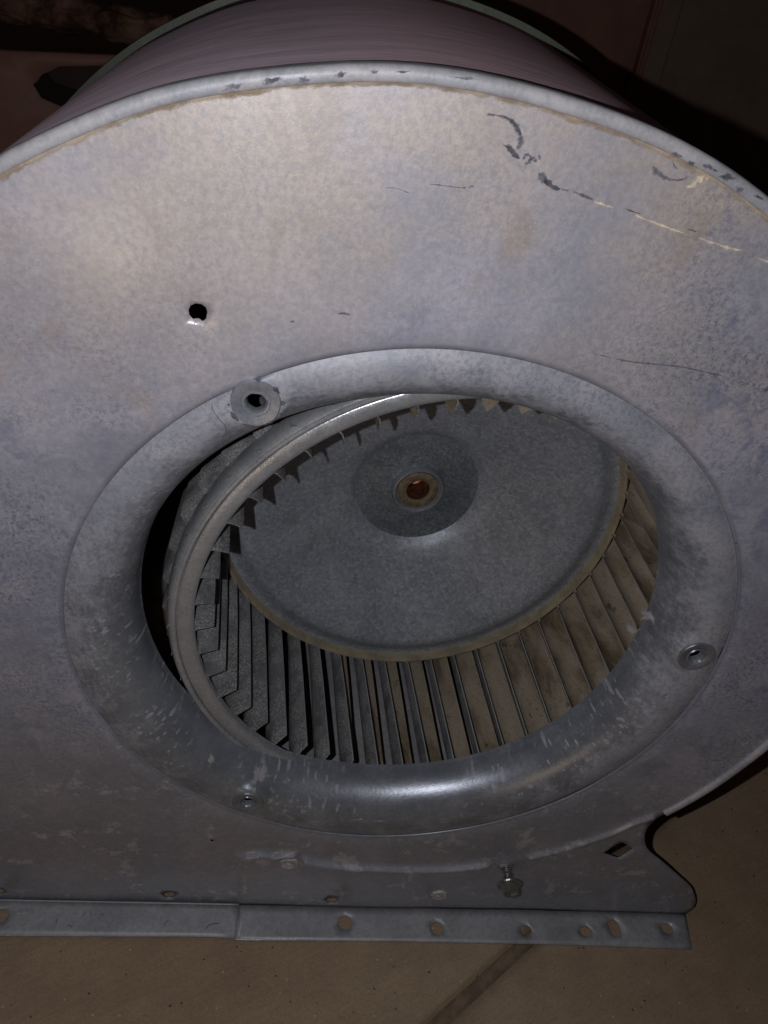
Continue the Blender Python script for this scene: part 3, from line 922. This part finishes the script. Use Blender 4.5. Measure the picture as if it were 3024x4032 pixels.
for i, (x, z, a) in enumerate([(.0060, .2152, .0006), (.0075, .2144, .0008), (.0070, .2133, .0006), (.0088, .2140, .0005), (.0052, .2143, .0004), (.0062, .2128, .0005), (.0097, .2150, .0005)]):
    film(mk, blob(x, z, a * 1.3, a, .4 * i, 12, .5, i + 20), M_GREYSM)
film(mk, blob(.0122, .2092, .0019, .0013, -.6, seed=7), M_GREYSM)
film(mk, blob(.0158, .2074, .0026, .0009, -.25, seed=8), M_DARK, .0003)
film(mk, blob(.0140, .2083, .0016, .0008, -.5, seed=28), M_DARK, .00025)
stroke(mk, [(.0185, .2070), (.0206, .2066), (.0212, .2066)], .0004, M_GREYSM, 9)
stroke(mk, [(.0226, .2066), (.0262, .2057), (.0296, .2049)], .0007, M_GREYSM, 10)
stroke('cream_scratch', [(.0299, .2046), (.0325, .2040), (.0342, .2037)], .0006, M_CREAM, 11, .0003)
stroke('cream_scratch', [(.0338, .2036), (.0352, .2036), (.0366, .2034)], .0004, M_CREAM, 12, .0003)
stroke(mk, [(.0401, .2036), (.0434, .2029), (.0459, .2026)], .0003, M_DARK, 13)
stroke('cream_scratch', [(.0430, .2023), (.0495, .2008), (.0561, .1995), (.0620, .1983)], .0007, M_CREAM, 14, .0003)
stroke(mk, [(.0622, .1997), (.0640, .1995), (.0656, .1992)], .0003, M_DARK, 15)
stroke('cream_scratch', [(.0658, .1979), (.0729, .1964), (.0787, .1955), (.0838, .1952)], .0007, M_CREAM, 16, .0003)
stroke('cream_scratch', [(.0870, .1937), (.0930, .1925), (.1000, .1905)], .0006, M_CREAM, 17, .0003)
stroke(mk, [(.0446, .2168), (.0468, .2150), (.0500, .2139), (.0530, .2136)], .0011, M_GREYSM, 18)
stroke(mk, [(.0520, .2136), (.0550, .2138), (.0567, .2152)], .0005, M_GREYSM, 19)
stroke(mk, [(.0503, .2190), (.0512, .2176), (.0526, .2167)], .0004, M_GREYSM, 21)
film('cream_scratch', blob(.0606, .2146, .0026, .0011, .9, seed=22, rag=.6), M_CREAM)
film('cream_scratch', blob(.0628, .2156, .0014, .0009, -.5, seed=23, rag=.6), M_CREAM)
film('cream_scratch', blob(.0588, .2124, .0018, .0005, .3, seed=24, rag=.6), M_CREAM)
film('cream_scratch', blob(.0053, .2110, .0016, .0009, -.8, seed=25, rag=.6), M_PALE)
stroke('pencil_mark', [(-.0223, .2036), (-.0173, .2037), (-.0123, .2037), (-.0105, .2040)], .0003, M_GREYSM, 30)
stroke('pencil_mark', [(-.0100, .2037), (-.0088, .2045), (-.0082, .2040)], .0004, M_GREYSM, 31)
stroke('pencil_mark', [(-.0355, .2010), (-.0312, .2012), (-.0268, .2000)], .0002, M_GREYSM, 33)
stroke('pencil_mark', [(-.0460, .1594), (-.0436, .1598), (-.0414, .1596)], .0006, M_GREYSM, 34)
film('pencil_mark', blob(-.0606, .1552, .0007, .0005, 0, seed=35), M_GREYSM)
stroke('pencil_mark', [(.045, .1545), (.060, .1530), (.078, .1530), (.095, .1510)], .0005, M_GREYSM, 36)
film('pencil_mark', blob(.1135, .149, .0030, .0014, .6, seed=37), M_GREYSM)
film('pencil_mark', blob(.1300, .0765, .0005, .0004, 0, seed=38), M_DARK)
film('pencil_mark', blob(.1508, .0745, .0006, .0009, 0, seed=39), M_DARK)
# pale crescent of dried paint under the open hole
stroke('cream_scratch', [(-.0950, .1530), (-.0937, .1510), (-.0915, .1501), (-.0893, .1510), (-.0880, .1532)], .0009, M_CREAM, 40, -.0001)
# dark smears on the rolled rim
def rimfilm(deg, dw, sx, sz, seed, mat=M_DARK):
    r_ = srad(deg) - .0026 + dw; a = math.radians(deg)
    P = np.array(blob(r_ * math.cos(a), r_ * math.sin(a), sx * 1.3, sz * .95, a - PI / 2, 20, .6, seed)); c = P.mean(0); n = len(P)
    V = [(p[0], -.00195, p[1]) for p in P] + [(c[0], -.0022, c[1])]
    soft(mesh('dark_smear', hl(V), [(i, (i + 1) % n, n) for i in range(n)], mat, house), [0] * n + [1.2])
for q in [(109.8, .0, .0024, .0011, 41, M_GREYSM), (107.3, .0006, .0022, .0010, 42, M_DARK), (105.2, -.0003, .0016, .0012, 43, M_GREYSM), (102.6, .0006, .0020, .0008, 44, M_DARK), (100.4, .0009, .0018, .0006, 45, M_GREYSM), (98.3, .0012, .0016, .0005, 46, M_DARK), (94, .0014, .003, .0004, 47, M_GREYSM),
          (77.2, -.001, .0026, .0008, 48, M_GREYSM), (74.3, .0002, .0026, .0010, 49, M_DARK), (72.6, .0008, .0024, .0012, 50, M_DARK), (71.0, -.0004, .0013, .0009, 51, M_GREYSM), (69.2, .0011, .0016, .0005, 52, M_DARK), (75.8, -.0012, .0012, .0008, 53, M_DARK)]:
    rimfilm(*q)
# hairline bend and dark chips round the upper left boss (on the ring)
def ringy(x, z):
    r_ = math.hypot(x, z); a = math.atan2(z, x); dr = throat_r(a) - .121
    rr = [p[0] + dr * min(1, max(0, (.15 - p[0]) / .029)) for p in prof[1:33]]; yy = [p[1] for p in prof[1:33]]
    y = float(np.interp(-r_, [-q for q in rr], yy))
    for bx_, bz_, br, hr in BOSS:
        d = math.hypot(x - bx_, z - bz_)
        if d < br * 1.45:
            q = 1 - max(0, min(1, (d - br * .95) / (br * .5))); q = q * q * (3 - 2 * q); y = y * (1 - q) + -.0001 * q
    return y
def ring_stroke(name, pts, w, mat, seed=0, lift=.0004, even=False):
    L = np.array(smoothline(pts, 8)); t = np.gradient(L, axis=0); t /= np.hypot(*t.T)[:, None]
    V, F = [], []
    for i, (p, q) in enumerate(zip(L, np.c_[-t[:, 1], t[:, 0]])):
        s = math.sin(PI * min(1, max(.02, (i + .4) / len(L)))) ** .5 * w * (.8 + .8 * noise.noise(Vector((p[0] * 500, p[1] * 500, seed))))
        for o_ in (-s, s):
            x, z = p + q * o_
            V.append((x, ringy(x, z) - lift, z))
    for i in range(len(L) - 1): F.append((2 * i, 2 * i + 1, 2 * i + 3, 2 * i + 2))
    soft(mesh(name, hl(V), F, mat, house), [.8] * len(V))
ring_stroke('hairline_crease', [(-.0870, .1215), (-.0868, .1190), (-.0846, .1158), (-.0822, .1125), (-.0822, .1085), (-.0840, .1040)], .00022, M_GREYSM, 3)
bc = Vector((-.0716, .1232))
for k_, (a0, a1, w_) in enumerate([(82, 92, .0009), (32, 52, .0010), (2, 14, .0012), (-22, -16, .0006), (-72, -48, .0005), (-120, -95, .0005), (-155, -128, .0009), (-176, -170, .0004)]):
    L_ = [(bc.x + .0095 * math.cos(math.radians(a)), bc.y + .0095 * math.sin(math.radians(a))) for a in np.linspace(a0, a1, 4)]
    ring_stroke('dark_chip', L_, w_, M_DARK, k_, .0010)
# oxide patches and runs on the lower ring
def ring_film(name, poly, mat, lift=.00035):
    P = np.array(poly); c = P.mean(0); n = len(P); P2 = c + (P - c) * .5
    A = list(P) + list(P2) + [c]
    V = [(x, ringy(x, z) - lift, z) for x, z in A]
    F = [(i, (i + 1) % n, n + (i + 1) % n, n + i) for i in range(n)] + [(n + i, n + (i + 1) % n, 2 * n) for i in range(n)]
    soft(mesh(name, hl(V), F, mat, house), [0] * n + [.85] * n + [1])
rng = random.Random(3)
for i, (x, z, sx, sz, ro) in enumerate([(-.0633, -.1060, .0044, .0060, .2), (.1180, .0155, .0052, .0040, -.6), (.1125, .0060, .0060, .0020, -.8), (-.0350, -.1230, .0013, .0032, .1), (-.0268, -.1255, .0013, .0034, .0), (-.0190, -.1268, .0012, .0030, -.1), (-.0095, -.1290, .0008, .0026, 0), (-.0530, -.1075, .0010, .0014, 0), (-.0885, -.0915, .0016, .0030, .5), (-.0060, -.1335, .0040, .0008, .1), (.005, -.134, .0050, .0006, .05)]):
    ring_film('oxide_patch', blob(x, z, sx, sz, ro, 26, .55, 60 + i), M_PALE)
for i, (x, z) in enumerate([(-.1775, -.0560), (-.128, -.112), (-.158, -.118), (-.149, -.170), (-.131, -.169), (-.118, -.176)]):
    film('oxide_patch', blob(x, z, .0040 * rng.uniform(.6, 1.2), .0026 * rng.uniform(.6, 1.2), rng.random(), 26, .7, 80 + i), M_PALE)
# small dents and scrapes on the flange
for i, pts in enumerate([[(-.1616, -.0096), (-.1611, -.0082), (-.1603, -.0078)], [(-.1568, -.0102), (-.1571, -.0082)], [(-.155, -.0092), (-.1543, -.0079)], [(-.1508, -.009), (-.1506, -.0076)], [(-.1134, -.0143), (-.1126, -.012), (-.1109, -.0116)], [(-.0888, -.0161), (-.0877, -.0139), (-.0847, -.0126), (-.0816, -.0122)], [(-.1982, -.0089), (-.1920, -.0086), (-.1853, -.0082)], [(-.1757, -.0143), (-.1759, -.0112)], [(-.1751, -.0085), (-.174, -.0078)], [(-.1685, -.0151), (-.1661, -.0159)]]):
    L_ = smoothline(pts, 4)
    z0 = FLOOR + .0046 - (.0006 if i == 5 else 0)
    if i == 5: z0 = FLOOR + .0040
    ribbon('dent_line', [(x, y, z0 - .0006) for x, y in L_], .00028, M_RUST if i in (6, 8) else M_DARK)

# ------------------------------------------------------------------ BLOWER WHEEL (loose, leaning in the housing)
WC = Vector((.027957, .025925, -.006909)); WN = Vector((-.0695705, .9974259, -.0173647)).normalized()
WU = Vector((.99757631, .06958096, 0)).normalized(); WW = Vector((-.00120825, .01732262, .99984922)).normalized()
wheel = empty('squirrel_cage_impeller')
wheel.matrix_world = Matrix(((WU.x, WW.x, WN.x, WC.x), (WU.y, WW.y, WN.y, WC.y), (WU.z, WW.z, WN.z, WC.z), (0, 0, 0, 1)))
tag(wheel, 'loose squirrel cage impeller with curved dusty blades, seen through the round inlet', 'impeller')
D = .0943
lathe('front_ring', [(.1260, .0050), (.1260, .0016), (.1272, .0005), (.1285, .0002), (.1330, .0000), (.1334, .0003), (.1336, .0015), (.1339, .0015), (.1341, -.0002), (.1346, -.0006), (.1358, -.0005), (.1361, .0001), (.1364, .0001), (.1372, .0008), (.1382, .0028), (.1388, .0062), (.1386, .0110), (.1376, .0115), (.1378, .0080), (.1372, .0050), (.1360, .0034), (.1340, .0032), (.1285, .0022), (.1268, .0035)], M_BAND, wheel, 240, closed=True)
# disc: dished away from the viewer towards the hub
lathe('disc_ledge', [(.1236, D + .0016), (.1226, D + .0004), (.1216, D - .0010), (.1208, D - .0008), (.1200, D + .0012), (.1193, D + .0036), (.1188, D + .0046)], M_LIP, wheel, 192, auto=60)
dp = [(.1188, D + .0046), (.1168, D + .0050), (.1130, D + .0032), (.1090, D + .0008), (.1060, D - .0003), (.1030, D + .0005), (.0960, D + .0034), (.0850, D + .0085), (.0700, D + .0148), (.0520, D + .0216), (.0470, D + .0233), (.0440, D + .0246), (.0418, D + .0260), (.0400, D + .0277), (.0388, D + .0289), (.0384, D + .0292)]
lathe('dished_disc', dp, M_DISC, wheel, 192, auto=80)
hd = [(.0384, D + .0292), (.0378, D + .0293), (.0370, D + .0293), (.0180, D + .0292), (.0168, D + .0288), (.0162, D + .0278)]
lathe('hub_plate', hd, M_HUBP, wheel, 128)
HB = D + .0285
hub = lathe('hub', [(.0162, HB), (.0161, HB - .0022), (.0155, HB - .0036), (.0147, HB - .0038), (.0140, HB - .0030), (.0136, HB - .0012), (.0131, HB - .0010)], M_BOSS, wheel, 96)
lathe('washer', [(.0131, HB - .0010), (.0129, HB - .0020), (.0120, HB - .0026), (.0086, HB - .0026), (.0074, HB - .0022), (.0071, HB - .0012)], M_BRASS, hub, 96)
lathe('bore', [(.0071, HB - .0012), (.0070, HB + .0010), (.0070, HB + .0160), (.0060, HB + .0165), (.0000, HB + .0180)], M_COPPER, hub, 96)
# rear ring
lathe('rear_ring', [(.1260, .1870), (.1334, .1870), (.1390, .1860), (.1405, .1790), (.1395, .1760)], M_BAND, wheel, 120)
# blades
def blade_mesh():
    sec = [(0.0, 0.0), (.16, -.80), (.34, -1.15), (.52, -.75), (.70, .5), (.86, 2.6), (1.0, 5.6)]
    # rows along the axis: (offset, r_inner, r_outer)
    rows = [(.0050, .1172, .1385), (.0115, .1172, .1385), (.0160, .1173, .1420), (.030, .1177, .1415), (.060, .1185, .1395), (D - .004, .1199, .1380), (D + .003, .1212, .1380), (.13, .1190, .1375), (.186, .1175, .1385)]
    V, F, MI = [], [], []
    th = .0007
    ns = len(sec)
    for s_ in (0, 1):
        for ri, (off, r0, r1) in enumerate(rows):
            for q, (t, a) in enumerate(sec):
                r = r0 + (r1 - r0) * t
                o_ = off
                if ri == 0:      # chamfered nose: reaches the ring further forward than the inner corner
                    o_ = .0052 - .0040 * min(1, max(0, (r - .1172) / .0095))
                    if q == 0: o_ = .0062
                an = math.radians(a) + (th / r if s_ else 0)
                V.append((r * math.cos(an), r * math.sin(an), o_))
    nr = len(rows)
    def idx(s_, i, q): return s_ * nr * ns + i * ns + q
    for i in range(nr - 1):
        for q in range(ns - 1):
            F.append((idx(0, i, q), idx(0, i, q + 1), idx(0, i + 1, q + 1), idx(0, i + 1, q))); MI.append(0)
            F.append((idx(1, i, q), idx(1, i + 1, q), idx(1, i + 1, q + 1), idx(1, i, q + 1))); MI.append(1)
        F.append((idx(0, i, 0), idx(0, i + 1, 0), idx(1, i + 1, 0), idx(1, i, 0))); MI.append(2)
        F.append((idx(0, i, ns - 1), idx(1, i, ns - 1), idx(1, i + 1, ns - 1), idx(0, i + 1, ns - 1))); MI.append(0)
    for q in range(ns - 1):
        F.append((idx(0, 0, q), idx(1, 0, q), idx(1, 0, q + 1), idx(0, 0, q + 1))); MI.append(0)
    me = bpy.data.meshes.new('blade')
    me.from_pydata(V, [], F); me.update()
    me.materials.append(M_BLG); me.materials.append(M_BLB); me.materials.append(M_BLE)
    me.polygons.foreach_set('material_index', MI)
    me.polygons.foreach_set('use_smooth', [True] * len(F))
    me.set_sharp_from_angle(angle=math.radians(40))
    return me
bme = blade_mesh()
first = None
for k in range(48):
    a = math.radians(-87.0 + 7.5 * k)
    if first is None:
        first = bpy.data.objects.new('blade', bme); o = first
    else:
        o = first.copy()
    SC.collection.objects.link(o)
    o.parent = wheel
    o.rotation_euler = (rng.uniform(-.0015, .0015), rng.uniform(-.0015, .0015), a + rng.uniform(-.002, .002))
# dusty fixing tabs where each blade passes the disc's edge
V = [(.1206, -.0006, D), (.1226, -.0006, D - .0022), (.1228, .0010, D - .0018), (.1206, .0012, D), (.1228, .0010, D + .001), (.1226, -.0006, D + .001)]
tm = bpy.data.meshes.new('fixing_tab'); tm.from_pydata(V, [], [(0, 1, 2, 3), (1, 5, 4, 2), (0, 5, 1), (3, 2, 4)]); tm.update(); tm.materials.append(M_LIP)
ft = None
for k in range(48):
    if ft is None: ft = bpy.data.objects.new('fixing_tab', tm); o = ft
    else: o = ft.copy()
    SC.collection.objects.link(o); o.parent = wheel
    o.rotation_euler = (0, 0, math.radians(-87.0 + 7.5 * k))
bpy.context.view_layer.update()
